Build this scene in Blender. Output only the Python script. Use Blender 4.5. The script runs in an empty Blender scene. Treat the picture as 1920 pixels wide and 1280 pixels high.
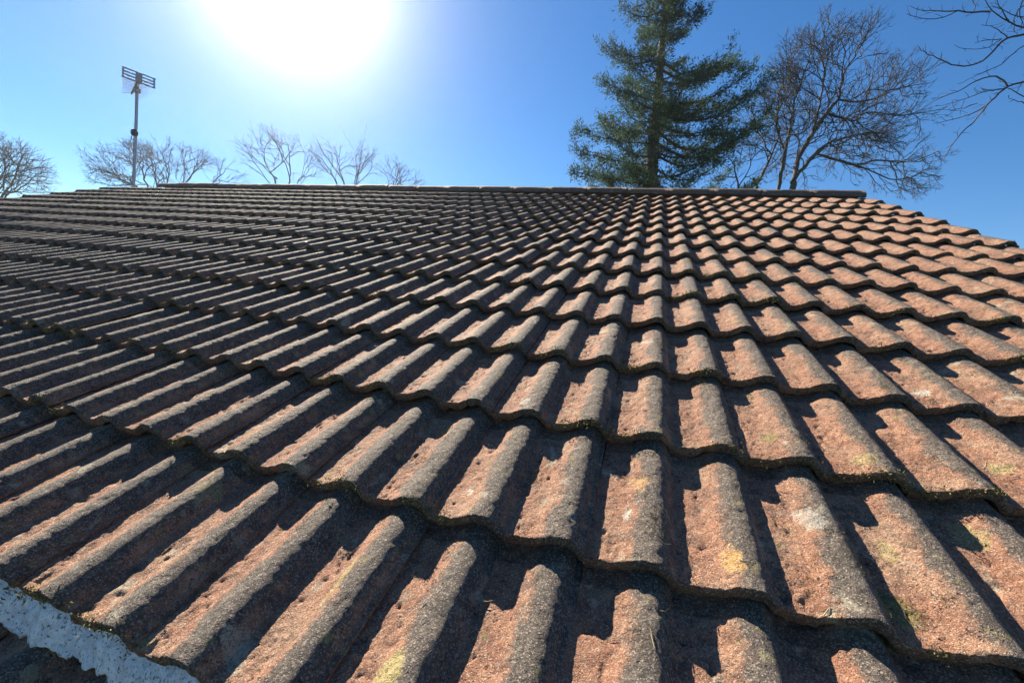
import bpy, math, random
import numpy as np
from mathutils import Matrix, Vector

# ------------------------------------------------------------------ layout
G = 0.3376                      # course gauge (m)
W = 0.3000                      # tile cover width, two rolls per tile
PITCH = math.radians(24.0)      # roof pitch
EAVES_Z = 3.0                   # height of the roof frame's origin
FPX = 755.86                    # focal length in pixels of the 1920 px photograph
CAMH = 1.8252 * G               # camera height above the roof plane
# camera axes (rows) in roof coordinates (along ridge, up the slope, out of the slope)
RC = np.array([[0.94866601, 0.31528823, -0.02494453],
               [0.12178147, -0.43706865, -0.89115893],
               [-0.29183397, 0.84240012, -0.45310993]])
cp, sp = math.cos(PITCH), math.sin(PITCH)
RW = np.array([[1, 0, 0], [0, cp, -sp], [0, sp, cp]])      # roof -> world
ROOF_O = np.array([0, 0, EAVES_Z])
CAM = ROOF_O + RW @ np.array([0, 0, CAMH])
AX = (RW @ RC.T)                                           # columns: cam right, cam down, cam fwd in world

def at(px, py, depth):
    """world point seen at pixel (px, py) of the 1920x1280 photograph, at a depth in metres"""
    d = np.array([(px - 960) / FPX, (py - 640) / FPX, 1.0]) * depth
    return CAM + AX @ d

def project(p):
    q = (np.asarray(p) - CAM) @ AX
    z = np.maximum(q[..., 2], 1e-3)
    return 960 + FPX * q[..., 0] / z, 640 + FPX * q[..., 1] / z, q[..., 2]

sc = bpy.context.scene
COL = sc.collection

# ------------------------------------------------------------------ camera
cd = bpy.data.cameras.new("camera")
cam = bpy.data.objects.new("camera", cd)
COL.objects.link(cam)
cd.sensor_fit = 'HORIZONTAL'; cd.sensor_width = 36.0; cd.lens = 36.0 * FPX / 1920.0
cd.clip_start = 0.02; cd.clip_end = 3000.0
M = Matrix(((AX[0, 0], -AX[0, 1], -AX[0, 2], CAM[0]),
            (AX[1, 0], -AX[1, 1], -AX[1, 2], CAM[1]),
            (AX[2, 0], -AX[2, 1], -AX[2, 2], CAM[2]),
            (0, 0, 0, 1)))
cam.matrix_world = M
sc.camera = cam

# ------------------------------------------------------------------ sun, sky, exposure
SUN_PX = (548, -112)
sd = AX @ np.array([(SUN_PX[0] - 960) / FPX, (SUN_PX[1] - 640) / FPX, 1.0]); sd /= np.linalg.norm(sd)
SUN_EL = math.asin(sd[2]); SUN_AZ = math.atan2(sd[0], sd[1])
sl = bpy.data.lights.new("sun", 'SUN'); sl.energy = 5.0; sl.angle = math.radians(0.5); sl.color = (1.0, 0.90, 0.74)
so = bpy.data.objects.new("sun", sl); COL.objects.link(so)
so.rotation_euler = Vector(-sd).to_track_quat('-Z', 'Y').to_euler()

wd = bpy.data.worlds.new("World"); sc.world = wd; wd.use_nodes = True
nt = wd.node_tree; nt.nodes.clear()
sky = nt.nodes.new('ShaderNodeTexSky'); sky.sky_type = 'NISHITA'; sky.sun_disc = False
sky.sun_elevation = SUN_EL; sky.sun_rotation = SUN_AZ
sky.air_density = 1.0; sky.dust_density = 0.0; sky.ozone_density = 4.0; sky.altitude = 100
hs = nt.nodes.new('ShaderNodeHueSaturation'); hs.inputs['Saturation'].default_value = 1.22
hs.inputs['Hue'].default_value = 0.502
bg = nt.nodes.new('ShaderNodeBackground'); bg.inputs['Strength'].default_value = 0.051
wo = nt.nodes.new('ShaderNodeOutputWorld')
nt.links.new(sky.outputs[0], hs.inputs['Color']); nt.links.new(hs.outputs[0], bg.inputs['Color']); nt.links.new(bg.outputs[0], wo.inputs['Surface'])
sc.view_settings.view_transform = 'Standard'; sc.view_settings.look = 'None'
sc.view_settings.gamma = 1.0; sc.view_settings.exposure = 1.6; sc.view_settings.use_curve_mapping = False
sc.render.engine = 'CYCLES'
sc.cycles.max_bounces = 6; sc.cycles.diffuse_bounces = 3; sc.cycles.volume_bounces = 1
sc.cycles.transparent_max_bounces = 8

# ------------------------------------------------------------------ helpers
def link_mesh(name, me, mats=(), parent=None):
    o = bpy.data.objects.new(name, me); COL.objects.link(o)
    for m in mats: me.materials.append(m)
    if parent is not None: o.parent = parent
    return o

def mesh_np(name, V, F, sharp=None):
    """V (n,3) array; F: (m,4) or (m,3) int array or list of such arrays"""
    Fs = F if isinstance(F, list) else [F]
    Fs = [f for f in Fs if len(f)]
    me = bpy.data.meshes.new(name)
    me.vertices.add(len(V)); me.vertices.foreach_set('co', np.asarray(V, np.float32).ravel())
    nl = sum(f.size for f in Fs); npol = sum(len(f) for f in Fs)
    me.loops.add(nl); me.polygons.add(npol)
    me.loops.foreach_set('vertex_index', np.concatenate([f.ravel() for f in Fs]).astype(np.int32))
    tot = np.concatenate([np.full(len(f), f.shape[1]) for f in Fs]).astype(np.int32)
    st = np.concatenate([[0], np.cumsum(tot)[:-1]]).astype(np.int32)
    me.polygons.foreach_set('loop_start', st); me.polygons.foreach_set('loop_total', tot)
    me.polygons.foreach_set('use_smooth', np.ones(npol, bool))
    me.update(calc_edges=True); me.validate()
    if sharp: me.set_sharp_from_angle(angle=math.radians(sharp))
    return me

def thing(name, label, cat, loc=(0, 0, 0), rot=(0, 0, 0), group=None):
    o = bpy.data.objects.new(name, None); COL.objects.link(o)
    o.empty_display_size = 0.2; o.location = loc; o.rotation_euler = rot
    o['label'] = label; o['category'] = cat
    if group: o['group'] = group
    return o

def hash3(ix, iy, iz):
    h = (ix * 374761393 + iy * 668265263 + iz * 1274126177) & 0xffffffff
    h = ((h ^ (h >> 13)) * 1274126177) & 0xffffffff
    h = h ^ (h >> 16)
    return (h & 0xffffff) / float(0xffffff)

def vnoise(P):
    P = np.asarray(P, float) + 1000.0
    I = np.floor(P).astype(np.int64); f = P - I; f = f * f * (3 - 2 * f)
    r = 0
    for dx in (0, 1):
        wx = f[..., 0] if dx else 1 - f[..., 0]
        for dy in (0, 1):
            wy = f[..., 1] if dy else 1 - f[..., 1]
            for dz in (0, 1):
                wz = f[..., 2] if dz else 1 - f[..., 2]
                r = r + wx * wy * wz * hash3(I[..., 0] + dx, I[..., 1] + dy, I[..., 2] + dz)
    return r * 2 - 1

# ------------------------------------------------------------------ node helper
class NT:
    def __init__(s, name):
        s.m = bpy.data.materials.new(name); s.m.use_nodes = True
        s.t = s.m.node_tree; s.t.nodes.clear()
        s.out = s.n('ShaderNodeOutputMaterial')
        s.bsdf = s.n('ShaderNodeBsdfPrincipled')
        s.t.links.new(s.bsdf.outputs[0], s.out.inputs['Surface'])
    def n(s, typ, **kw):
        x = s.t.nodes.new(typ)
        for k, v in kw.items(): setattr(x, k, v)
        return x
    def put(s, sock, v):
        if hasattr(v, 'is_output') or hasattr(v, 'links') and not isinstance(v, (int, float)): s.t.links.new(v, sock)
        else: sock.default_value = v
    def math(s, op, a, b=0.0, c=None, clamp=False):
        x = s.n('ShaderNodeMath', operation=op); x.use_clamp = clamp
        s.put(x.inputs[0], a); s.put(x.inputs[1], b)
        if c is not None: s.put(x.inputs[2], c)
        return x.outputs[0]
    def noise(s, vec, scale, detail=4, rough=0.6, dist=0.0):
        x = s.n('ShaderNodeTexNoise'); s.put(x.inputs['Vector'], vec)
        x.inputs['Scale'].default_value = scale; x.inputs['Detail'].default_value = detail
        x.inputs['Roughness'].default_value = rough; x.inputs['Distortion'].default_value = dist
        return x.outputs[0]
    def vor(s, vec, scale, feature='F1', out='Distance', rnd=1.0):
        x = s.n('ShaderNodeTexVoronoi', feature=feature); s.put(x.inputs['Vector'], vec)
        x.inputs['Scale'].default_value = scale; x.inputs['Randomness'].default_value = rnd
        return x.outputs[out]
    def ramp(s, v, a, b, lo=0.0, hi=1.0):
        x = s.n('ShaderNodeMapRange', interpolation_type='SMOOTHSTEP')
        s.put(x.inputs['Value'], v); s.put(x.inputs['From Min'], a); s.put(x.inputs['From Max'], b)
        s.put(x.inputs['To Min'], lo); s.put(x.inputs['To Max'], hi)
        return x.outputs[0]
    def mix(s, f, a, b):
        x = s.n('ShaderNodeMix', data_type='RGBA'); s.put(x.inputs[0], f)
        for i, v in ((6, a), (7, b)):
            if isinstance(v, tuple): x.inputs[i].default_value = (*v, 1)
            else: s.t.links.new(v, x.inputs[i])
        return x.outputs[2]
    def bump(s, h, strength, dist, normal=None):
        x = s.n('ShaderNodeBump'); x.inputs['Strength'].default_value = strength
        x.inputs['Distance'].default_value = dist; s.t.links.new(h, x.inputs['Height'])
        if normal is not None: s.t.links.new(normal, x.inputs['Normal'])
        return x.outputs[0]
    def fin(s, col, rough=0.9, normal=None, spec=0.3):
        if isinstance(col, tuple): s.bsdf.inputs['Base Color'].default_value = (*col, 1)
        else: s.t.links.new(col, s.bsdf.inputs['Base Color'])
        s.put(s.bsdf.inputs['Roughness'], rough)
        s.bsdf.inputs['Specular IOR Level'].default_value = spec
        if normal is not None: s.t.links.new(normal, s.bsdf.inputs['Normal'])
        return s.m

# ------------------------------------------------------------------ the roof thing
roof = thing('house', 'house with a weathered terracotta double roll tile roof spotted with moss and lichen', 'house',
             tuple(ROOF_O), (PITCH, 0, 0))

X_R = 0.2048 * G + 13 * W / 2 + 0.039       # right verge (roof x)
N_COLS = 38
X_L = X_R - N_COLS * W                       # left verge
S0 = 1.373 * G                               # lip of course 0 (roof y)
ROWS = range(-2, 14)
HR = 0.0315                                   # roll height
DZ = 0.0315                                   # rise of one course over the next
TH = 0.0235                                   # lip thickness
PT = np.array([0, .06, .12, .2, .3, .38, .46, .54, .62, .69, .74, .79, .84, .89, .93, .965, 1.0])
PH = np.array([0.0, .005, .02, .06, .14, .27, .49, .72, .89, .98, 1.0, .975, .88, .66, .38, .13, 0.0])
def _smooth_profile():
    t = np.linspace(0, 1, 401); h = np.interp(t, PT, PH)
    k = np.hanning(25); k /= k.sum()
    hh = np.convolve(np.concatenate([h[:-1], h[:-1], h]), k, 'same')[400:801]
    return t, (hh - hh.min()) / (hh.max() - hh.min())
_T, _H = _smooth_profile()
def profile(x):
    t = (x / (W / 2)) % 1.0
    return HR * np.interp(t, _T, _H)
CREST_T = _T[np.argmax(_H)]

def tile_arrays(x0, s0, nx, nv, rng, fine):
    """one interlocking tile in roof coordinates: corrugated top, eroded lip, skirt, underside"""
    L = 0.415
    xs = np.linspace(0, W + 0.003, nx + 1)
    prof = profile(xs)
    prof = np.where(xs > W - .02, np.maximum(np.where(xs > W, 0, prof), 0.0065), prof)      # right edge rides over the neighbour
    vv = np.concatenate([[0.0018], np.linspace(0.012, L, nv) if not fine else 0.0018 + (L - 0.0018) * (np.linspace(0, 1, nv + 1)[1:] ** 1.15)])
    jx, jz = rng.gauss(0, .0016), rng.gauss(0, .0020)
    skew, tilt, roll = rng.gauss(0, .006), rng.gauss(0, .005), rng.gauss(0, .006)
    er = vnoise(np.stack([(xs + x0) * 60, np.full_like(xs, s0 * 9.1), np.full_like(xs, 3.3)], 1)) * .0022 \
        + vnoise(np.stack([(xs + x0) * 220, np.full_like(xs, s0 * 9.1), np.full_like(xs, 7.7)], 1)) * .0016
    er = er + np.maximum(0, vnoise(np.stack([(xs + x0) * 34, np.full_like(xs, s0 * 5.3), np.full_like(xs, 11.1)], 1)) - .38) * .020
    rows = []
    zt = lambda v: prof - HR - DZ * (v / G)
    rows.append((np.full_like(xs, .06), zt(.06) - TH))         # underside
    rows.append((np.full_like(xs, .002) + er, zt(0) - TH))     # lip bottom
    rows.append((np.full_like(xs, -.001) + er * 1.2, zt(0) - TH * .55))
    rows.append((np.full_like(xs, .0002) + er, zt(0) - .0018))
    for k, v in enumerate(vv): rows.append((np.full_like(xs, v) + (er if k == 0 else 0), zt(v)))
    # right skirt is added as an extra column, left too
    V = np.zeros((len(rows), nx + 3, 3))
    for i, (v, z) in enumerate(rows):
        V[i, 1:-1, 0] = xs; V[i, 1:-1, 1] = v; V[i, 1:-1, 2] = z
        V[i, 0] = (0.001, v[0], z[0] - .012); V[i, -1] = (xs[-1] - .0005, v[-1], z[-1] - (.0055 if i > 1 else .002))
    P = V + np.array([x0, s0, 0])
    n1 = vnoise(P * 45) * .0011 + vnoise(P * 110 + 5) * .0011
    if fine:
        rough = np.clip(vnoise(P * 16 + 31) + .45, 0, 1) * (.22 + .78 * np.clip(1.6 * (1 - (V[..., 2] + HR + DZ * V[..., 1] / G) / HR), 0, 1))
        n1 = n1 + vnoise(P * 230 + 9) * (.0006 + .0014 * rough) - np.abs(vnoise(P * 120 + 41)) * .0022 * rough
    pit = np.maximum(0, vnoise(P * np.array([85, 70, 70]) + 17) - .36)          # spalled pits
    pan = np.clip(1 - (V[..., 2] - (-HR - DZ * V[..., 1] / G)) / (HR * .9), 0, 1)
    n1 = n1 - vnoise(P * 110 + 5) * .0005
    V[..., 2] += n1 - pit * .010 * (0.35 + .65 * pan)
    V[..., 0] += jx + skew * V[..., 1]
    V[..., 2] += jz + tilt * (V[..., 1] - .2) + roll * (V[..., 0] - W / 2)
    nr, nc = V.shape[:2]
    idx = np.arange(nr * nc).reshape(nr, nc)
    F = np.stack([idx[:-1, :-1], idx[:-1, 1:], idx[1:, 1:], idx[1:, :-1]], -1).reshape(-1, 4)
    return V.reshape(-1, 3), F

# --- tile material: everything in the roof's own coordinates
def tile_material(name, ridge=False):
    N = NT(name)
    tc = N.n('ShaderNodeTexCoord'); tc.object = roof
    P = tc.outputs['Object']
    sx = N.n('ShaderNodeSeparateXYZ'); N.t.links.new(P, sx.inputs[0])
    x, y = sx.outputs[0], sx.outputs[1]
    big = N.noise(P, 1.1, 2, .5)
    mid = N.noise(P, 7, 4, .6)
    sm = N.noise(P, 32, 4, .65)
    fn = N.noise(P, 120, 3, .7)
    grain = N.noise(P, 560, 2, .7)
    cell = N.vor(P, 520, 'F1', 'Color')
    cs = N.n('ShaderNodeSeparateXYZ'); N.t.links.new(cell, cs.inputs[0])
    cellv = cs.outputs[0]
    # red body
    col = N.mix(N.ramp(sm, .35, .7), (.235, .098, .054), (.355, .172, .096))
    col = N.mix(N.ramp(mid, .45, .72), col, (.33, .195, .12))
    col = N.mix(N.ramp(N.noise(P, 18, 5, .7), .50, .68, 0, .75), col, (.10, .058, .038))      # brown algae
    # grey worn crests
    if not ridge:
        t = N.math('FRACT', N.math('DIVIDE', N.math('SUBTRACT', x, X_R - W * 200), W / 2))
        d = N.math('ABSOLUTE', N.math('SUBTRACT', t, CREST_T + .02))
        d = N.math('ADD', d, N.math('MULTIPLY', N.math('SUBTRACT', sm, .5), .34))
        d = N.math('ADD', d, N.math('MULTIPLY', N.math('SUBTRACT', mid, .5), .55))
        xr = N.ramp(x, -1.2, 1.9, -.03, .08)
        d = N.math('ADD', d, xr)
        d = N.math('ADD', d, N.math('MULTIPLY', N.math('SUBTRACT', big, .5), .35))
        grey = N.ramp(d, .13, .27, .95, 0.0)
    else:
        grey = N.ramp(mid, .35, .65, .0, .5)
        col = N.mix(.55, col, (.07, .042, .03))  # ridge version darkened overall, painting in the shade on its front
    gcol = N.mix(N.ramp(fn, .35, .7), (.058, .050, .042), (.135, .116, .094))
    col = N.mix(grey, col, gcol)
    # lichens: pale crusts and ochre patches, soft edged
    l1 = N.ramp(N.noise(P, 9.5, 4, .55, .6), .63, .70, 0, .62)
    col = N.mix(l1, col, N.mix(N.ramp(fn, .3, .7), (.30, .26, .17), (.46, .42, .32)))
    l2 = N.ramp(N.noise(P, 13.3, 3, .6, .4), .665, .73, 0, .7)
    col = N.mix(l2, col, (.24, .20, .055))
    vd = N.n('ShaderNodeVectorMath', operation='ADD'); N.t.links.new(P, vd.inputs[0])
    nz = N.n('ShaderNodeTexNoise'); N.t.links.new(P, nz.inputs['Vector']); nz.inputs['Scale'].default_value = 60
    vs = N.n('ShaderNodeVectorMath', operation='SCALE'); N.t.links.new(nz.outputs['Color'], vs.inputs[0]); vs.inputs['Scale'].default_value = .022
    N.t.links.new(vs.outputs[0], vd.inputs[1])
    sp_c = N.n('ShaderNodeSeparateXYZ'); N.t.links.new(N.vor(vd.outputs[0], 34, 'F1', 'Color'), sp_c.inputs[0])
    size = N.math('MULTIPLY', N.ramp(sp_c.outputs[0], .66, 1.0), .42)
    spot = N.ramp(N.math('SUBTRACT', N.vor(vd.outputs[0], 34), size), .04, -.06, 0, .65)
    spot = N.math('MULTIPLY', spot, N.ramp(mid, .42, .58))
    col = N.mix(spot, col, N.mix(N.ramp(sp_c.outputs[1], .35, .65), (.34, .31, .23), (.26, .21, .07)))
    # explicit lichen patches seen in the photograph (roof x, roof y, radii, colour)
    for (lx, ly, rx, ry, c, amt) in LICHENS:
        dx = N.math('DIVIDE', N.math('SUBTRACT', x, lx), rx); dy = N.math('DIVIDE', N.math('SUBTRACT', y, ly), ry)
        r2 = N.math('SQRT', N.math('ADD', N.math('MULTIPLY', dx, dx), N.math('MULTIPLY', dy, dy)))
        r2 = N.math('ADD', r2, N.math('MULTIPLY', N.math('SUBTRACT', fn, .5), 1.5))
        r2 = N.math('ADD', r2, N.math('MULTIPLY', N.math('SUBTRACT', sm, .5), 2.2))
        col = N.mix(N.ramp(r2, .78, 1.0, amt, 0), col, c)
    crumb = N.math('MULTIPLY', N.ramp(N.noise(P, 62, 5, .75), .50, .68), N.ramp(N.noise(P, 15, 3, .6), .50, .62))
    if not ridge: crumb = N.math('MULTIPLY', crumb, N.ramp(t, .80, .72))
    col = N.mix(N.math('MULTIPLY', crumb, .55), col, (.10, .06, .035))
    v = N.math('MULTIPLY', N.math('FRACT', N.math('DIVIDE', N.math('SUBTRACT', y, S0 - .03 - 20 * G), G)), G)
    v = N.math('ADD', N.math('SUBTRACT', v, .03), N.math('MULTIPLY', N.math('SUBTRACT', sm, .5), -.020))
    if not ridge: col = N.mix(N.ramp(v, .0055, .0005, 0, .5), col, N.mix(fn, (.020, .014, .010), (.060, .042, .020)))  # dark moss fringe on the lip, also painting in the shade of its face
    pock = N.math('MULTIPLY', N.ramp(N.vor(vd.outputs[0], 95), .30, .12), N.ramp(N.noise(P, 24, 3, .6), .48, .60))
    col = N.mix(N.math('MULTIPLY', pock, .8), col, (.045, .024, .016))
    # sand grains: light and dark specks
    col = N.mix(N.ramp(cellv, .70, 1.0, 0, .48), col, (.50, .41, .32))
    col = N.mix(N.ramp(cellv, .36, .0, 0, .6), col, (.055, .035, .03))
    b1 = N.bump(N.math('ADD', grain, N.math('MULTIPLY', cellv, .45)), 1.0, .0024)
    b2 = N.bump(fn, .6, .0035, b1)
    b3 = N.bump(N.math('SUBTRACT', N.math('ADD', sm, N.math('MULTIPLY', crumb, .9)), N.math('MULTIPLY', pock, .5)), .7, .007, b2)
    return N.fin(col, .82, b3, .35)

def roof_xy(px, py, z=0.0):
    d = RC.T @ np.array([(px - 960) / FPX, (py - 640) / FPX, 1.0])
    t = (CAMH - z) / -d[2]
    return d[0] * t, d[1] * t
OCH, YEL, PAL, OLV = (.46, .27, .09), (.36, .29, .11), (.55, .52, .44), (.20, .17, .04)
LICHENS = []
for px, py, rx, ry, c, a in [(1372, 1045, .017, .030, OCH, .95), (1205, 893, .022, .026, OCH, .55), (725, 1252, .020, .034, YEL, .9),
                             (1885, 860, .020, .02, YEL, .75), (1680, 1015, .012, .03, YEL, .6), (1835, 978, .028, .03, YEL, .55),
                             (985, 748, .016, .016, PAL, .45), (1215, 628, .022, .02, PAL, .6), (1180, 945, .009, .016, PAL, .6),
                             (1520, 960, .022, .03, PAL, .45), (1735, 720, .02, .02, PAL, .7), (880, 905, .008, .014, PAL, .6),
                             (1625, 860, .020, .024, YEL, .6), (1445, 810, .018, .02, OLV, .7), (1700, 1130, .03, .03, OLV, .7),
                             (640, 1065, .006, .05, YEL, .7), (380, 905, .022, .03, YEL, .45)]:
    lx, ly = roof_xy(px, py, -.008); LICHENS.append((lx, ly, rx, ry, c, a))

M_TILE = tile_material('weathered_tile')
M_RIDGE = tile_material('weathered_shaded_ridge', True)

DROP = -.045                                 # the lowest course is set a step below the rest
rng = random.Random(7)
tiles = []
for r in ROWS:
    for c in range(N_COLS):
        x0 = X_L + c * W; s0 = S0 + r * G
        pts = np.array([[x0 + a * W, s0 + b * G, -.015] for a in (0, .5, 1) for b in (0, .5, 1)])
        u, v, z = project(pts @ RW.T + ROOF_O)
        if (z < .05).all(): continue
        ok = (z > .08)
        uu, v2 = np.clip(u, 0, 1920), np.clip(v, 0, 1280)
        area = (uu[ok].max() - uu[ok].min()) * (v2[ok].max() - v2[ok].min()) if ok.any() else 0
        tiles.append((area, x0, s0))
tiles.sort(key=lambda q: -q[0])
near, far = tiles[:99], tiles[99:]
for area, x0, s0 in near:
    V, F = tile_arrays(x0, s0, 84, 92, rng, True)
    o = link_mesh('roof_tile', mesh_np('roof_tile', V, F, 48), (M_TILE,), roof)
    for lx, ly, lab in ((*roof_xy(1372, 1045, -.008), 'roof tile with a crusty round ochre lichen patch'), (*roof_xy(725, 1252, -.008), 'roof tile with yellow lichen along its roll'),
                        (*roof_xy(1215, 628, -.008), 'roof tile with a pale grey lichen disc')):
        if x0 <= lx < x0 + W and s0 <= ly < s0 + G: o['label'] = lab
    o.location = (x0, s0, DROP if s0 < S0 - 1.5 * G else 0)
Vs, Fs, off = [], [], 0
for area, x0, s0 in far:
    V, F = tile_arrays(x0, s0, 36, 10, rng, False)
    Vs.append(V + np.array([x0, s0, DROP if s0 < S0 - 1.5 * G else 0])); Fs.append(F + off); off += len(V)
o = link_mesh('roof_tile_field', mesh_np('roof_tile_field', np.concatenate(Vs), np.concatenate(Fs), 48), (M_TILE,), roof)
o['kind'] = 'stuff'

# --- ridge: mortar bed and half-round ridge tiles
S_RIDGE = 15.37 * G
APEX_Y = S_RIDGE + .115
RX0, RX1 = -24.8 * G, 5.95 * G + .03
def lathe_half(x0, x1, rad, yc, zc, squash=1.0, thick=.015, rng=rng, nu=14, nl=8, lo=-1.15, hi=1.15):
    """half-round cap running along roof x; built in roof coordinates but bulging along world up"""
    up = np.array([0, sp, cp]); fw = np.array([0, cp, -sp])
    V = []
    for layer, r in ((0, rad), (1, rad - thick)):
        for i in range(nl + 1):
            xx = x0 + (x1 - x0) * i / nl
            for j in range(nu + 1):
                a = lo * 1.35 + (hi - lo) * 1.35 * j / nu
                rr = r * (1 + .0)
                p = np.array([xx, yc, zc]) + fw * (math.sin(a) * rr) + up * (math.cos(a) * rr * squash)
                V.append(p)
    V = np.array(V); n = (nl + 1) * (nu + 1)
    V[:n, 2] += vnoise(V[:n] * 40) * .003 + vnoise(V[:n] * 140) * .0015
    idx = np.arange(n).reshape(nl + 1, nu + 1)
    q = lambda I: np.stack([I[:-1, :-1], I[1:, :-1], I[1:, 1:], I[:-1, 1:]], -1).reshape(-1, 4)
    F = [q(idx), q(idx + n)[:, ::-1]]
    for I in (idx[0], idx[-1], idx[:, 0], idx[:, -1]):
        F.append(np.stack([I[:-1], I[1:], I[1:] + n, I[:-1] + n], -1))
    return V, np.concatenate(F)
n_r = 22
for i in range(n_r):
    a = RX0 + (RX1 - RX0) * i / n_r; b = RX0 + (RX1 - RX0) * (i + 1) / n_r
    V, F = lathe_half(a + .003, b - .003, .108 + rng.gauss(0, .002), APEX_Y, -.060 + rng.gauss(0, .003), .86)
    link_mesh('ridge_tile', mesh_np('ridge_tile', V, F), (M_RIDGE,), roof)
Nm = NT('ridge_mortar'); tcm = Nm.n('ShaderNodeTexCoord')
M_BED = Nm.fin(Nm.mix(Nm.noise(tcm.outputs['Object'], 40, 4), (.07, .06, .05), (.17, .14, .12)), .95, Nm.bump(Nm.noise(tcm.outputs['Object'], 90, 4), .8, .01))
V, F = lathe_half(RX0 + .01, RX1 - .004, .102, APEX_Y, -.066, .82, .02, nl=120)
link_mesh('ridge_mortar', mesh_np('ridge_mortar', V, F), (M_BED,), roof)

# --- white mortar repair under the lip of course -1 at the left
Nw = NT('white_mortar'); tcw = Nw.n('ShaderNodeTexCoord'); tcw.object = roof
Pw = tcw.outputs['Object']
wn = Nw.noise(Pw, 45, 5, .7); wf = Nw.noise(Pw, 170, 3, .7)
wc = Nw.mix(Nw.ramp(wn, .40, .62), (.60, .60, .60), (.80, .80, .79))
wc = Nw.mix(Nw.ramp(wf, .56, .64, 0, .85), wc, (.09, .07, .06))
M_WHITE = Nw.fin(wc, .85, Nw.bump(wf, .9, .004, Nw.bump(wn, .8, .010)))
S_E = S0 - G
xs = np.arange(X_L + 21 * W, X_L + 30 * W, .003)
prof = profile(xs - X_L)
prof = np.convolve(np.pad(prof, 8, mode='edge'), np.ones(17) / 17, 'valid')
ncs = 12
V = np.zeros((len(xs), ncs + 1, 3))
e1 = vnoise(np.stack([xs * 22, xs * 0, xs * 0 + 2], 1)) * .007 + vnoise(np.stack([xs * 80, xs * 0, xs * 0 + 8], 1)) * .004
for j in range(ncs + 1):
    f_ = j / ncs
    V[:, j, 0] = xs
    V[:, j, 1] = S_E + .006 - .010 * min(1, f_ * 4) - (.034 + 1.2 * e1) * f_ ** 1.5 - .006 * math.sin(f_ * math.pi)
    V[:, j, 2] = prof - HR - TH - .001 - (.044 + 1.2 * e1 + .014 * vnoise(np.stack([xs * 9, xs * 0 + 4.4, xs * 0], 1))) * f_ - .004 * (f_ > .97)
    if j == ncs: V[:, j, 1] += .02
V[..., 1] += vnoise(V * 50) * .0035 + vnoise(V * 150) * .0018
V[..., 2] += (vnoise(V * 55) * .003 + vnoise(V * 160) * .0015)
idx = np.arange(V.shape[0] * V.shape[1]).reshape(V.shape[:2])
F = np.stack([idx[:-1, :-1], idx[:-1, 1:], idx[1:, 1:], idx[1:, :-1]], -1).reshape(-1, 4)
o = link_mesh('mortar_fillet', mesh_np('mortar_fillet', V.reshape(-1, 3), F), (M_WHITE,), roof)
o['label'] = 'rough white mortar smeared along the tile edge'

# --- underlay board, rear slope, gable ends and walls so the roof is a solid building
Nb = NT('brick'); tcb = Nb.n('ShaderNodeTexCoord')
br = Nb.n('ShaderNodeTexBrick'); Nb.t.links.new(tcb.outputs['Object'], br.inputs['Vector'])
br.inputs['Scale'].default_value = 4.4; br.inputs['Color1'].default_value = (.30, .13, .08, 1); br.inputs['Color2'].default_value = (.24, .10, .07, 1); br.inputs['Mortar'].default_value = (.38, .35, .31, 1)
M_BRICK = Nb.fin(br.outputs['Color'], .9)
Nd = NT('dark_underlay'); M_DARK = Nd.fin((.03, .028, .027), .95)

def slab(x0, x1, y0, y1, z0, z1):
    V = np.array([[x, y, z] for x in (x0, x1) for y in (y0, y1) for z in (z0, z1)], float)
    F = np.array([[0, 1, 3, 2], [4, 6, 7, 5], [0, 4, 5, 1], [2, 3, 7, 6], [0, 2, 6, 4], [1, 5, 7, 3]])
    return V, F
def flat(me):
    me.polygons.foreach_set('use_smooth', np.zeros(len(me.polygons), bool)); return me
V, F = slab(X_L + .02, X_R - .02, S0 - 3 * G + .3, APEX_Y - .06, -.21, -.175)
link_mesh('roof_board', flat(mesh_np('roof_board', V, F)), (M_DARK,), roof)
# rear slope: corrugated sheet of tile courses falling away behind the ridge
xs = np.linspace(X_L, X_R, int((X_R - X_L) / .02) + 1)
up = np.array([0, sp, cp]); 
rear_dir = RW.T @ np.array([0, cp, -sp])       # down the rear slope, expressed in roof coordinates
rear_nrm = RW.T @ np.array([0, sp, cp])
rows = []
for r in range(16):
    for v, dz in ((0.0, -DZ), (G - .002, 0.0)):
        base = np.array([0, APEX_Y - .02, -.055]) + rear_dir * (.02 + r * G + v)
        rows.append(np.array([1, 0, 0])[None] * xs[:, None] + base[None] + rear_nrm[None] * (profile(xs - X_L) - HR + dz + .02)[:, None])
V = np.array(rows); idx = np.arange(V.shape[0] * V.shape[1]).reshape(V.shape[:2])
F = np.stack([idx[:-1, :-1], idx[:-1, 1:], idx[1:, 1:], idx[1:, :-1]], -1).reshape(-1, 4)
link_mesh('rear_slope', mesh_np('rear_slope', V.reshape(-1, 3), F), (M_TILE,), roof)

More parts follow.
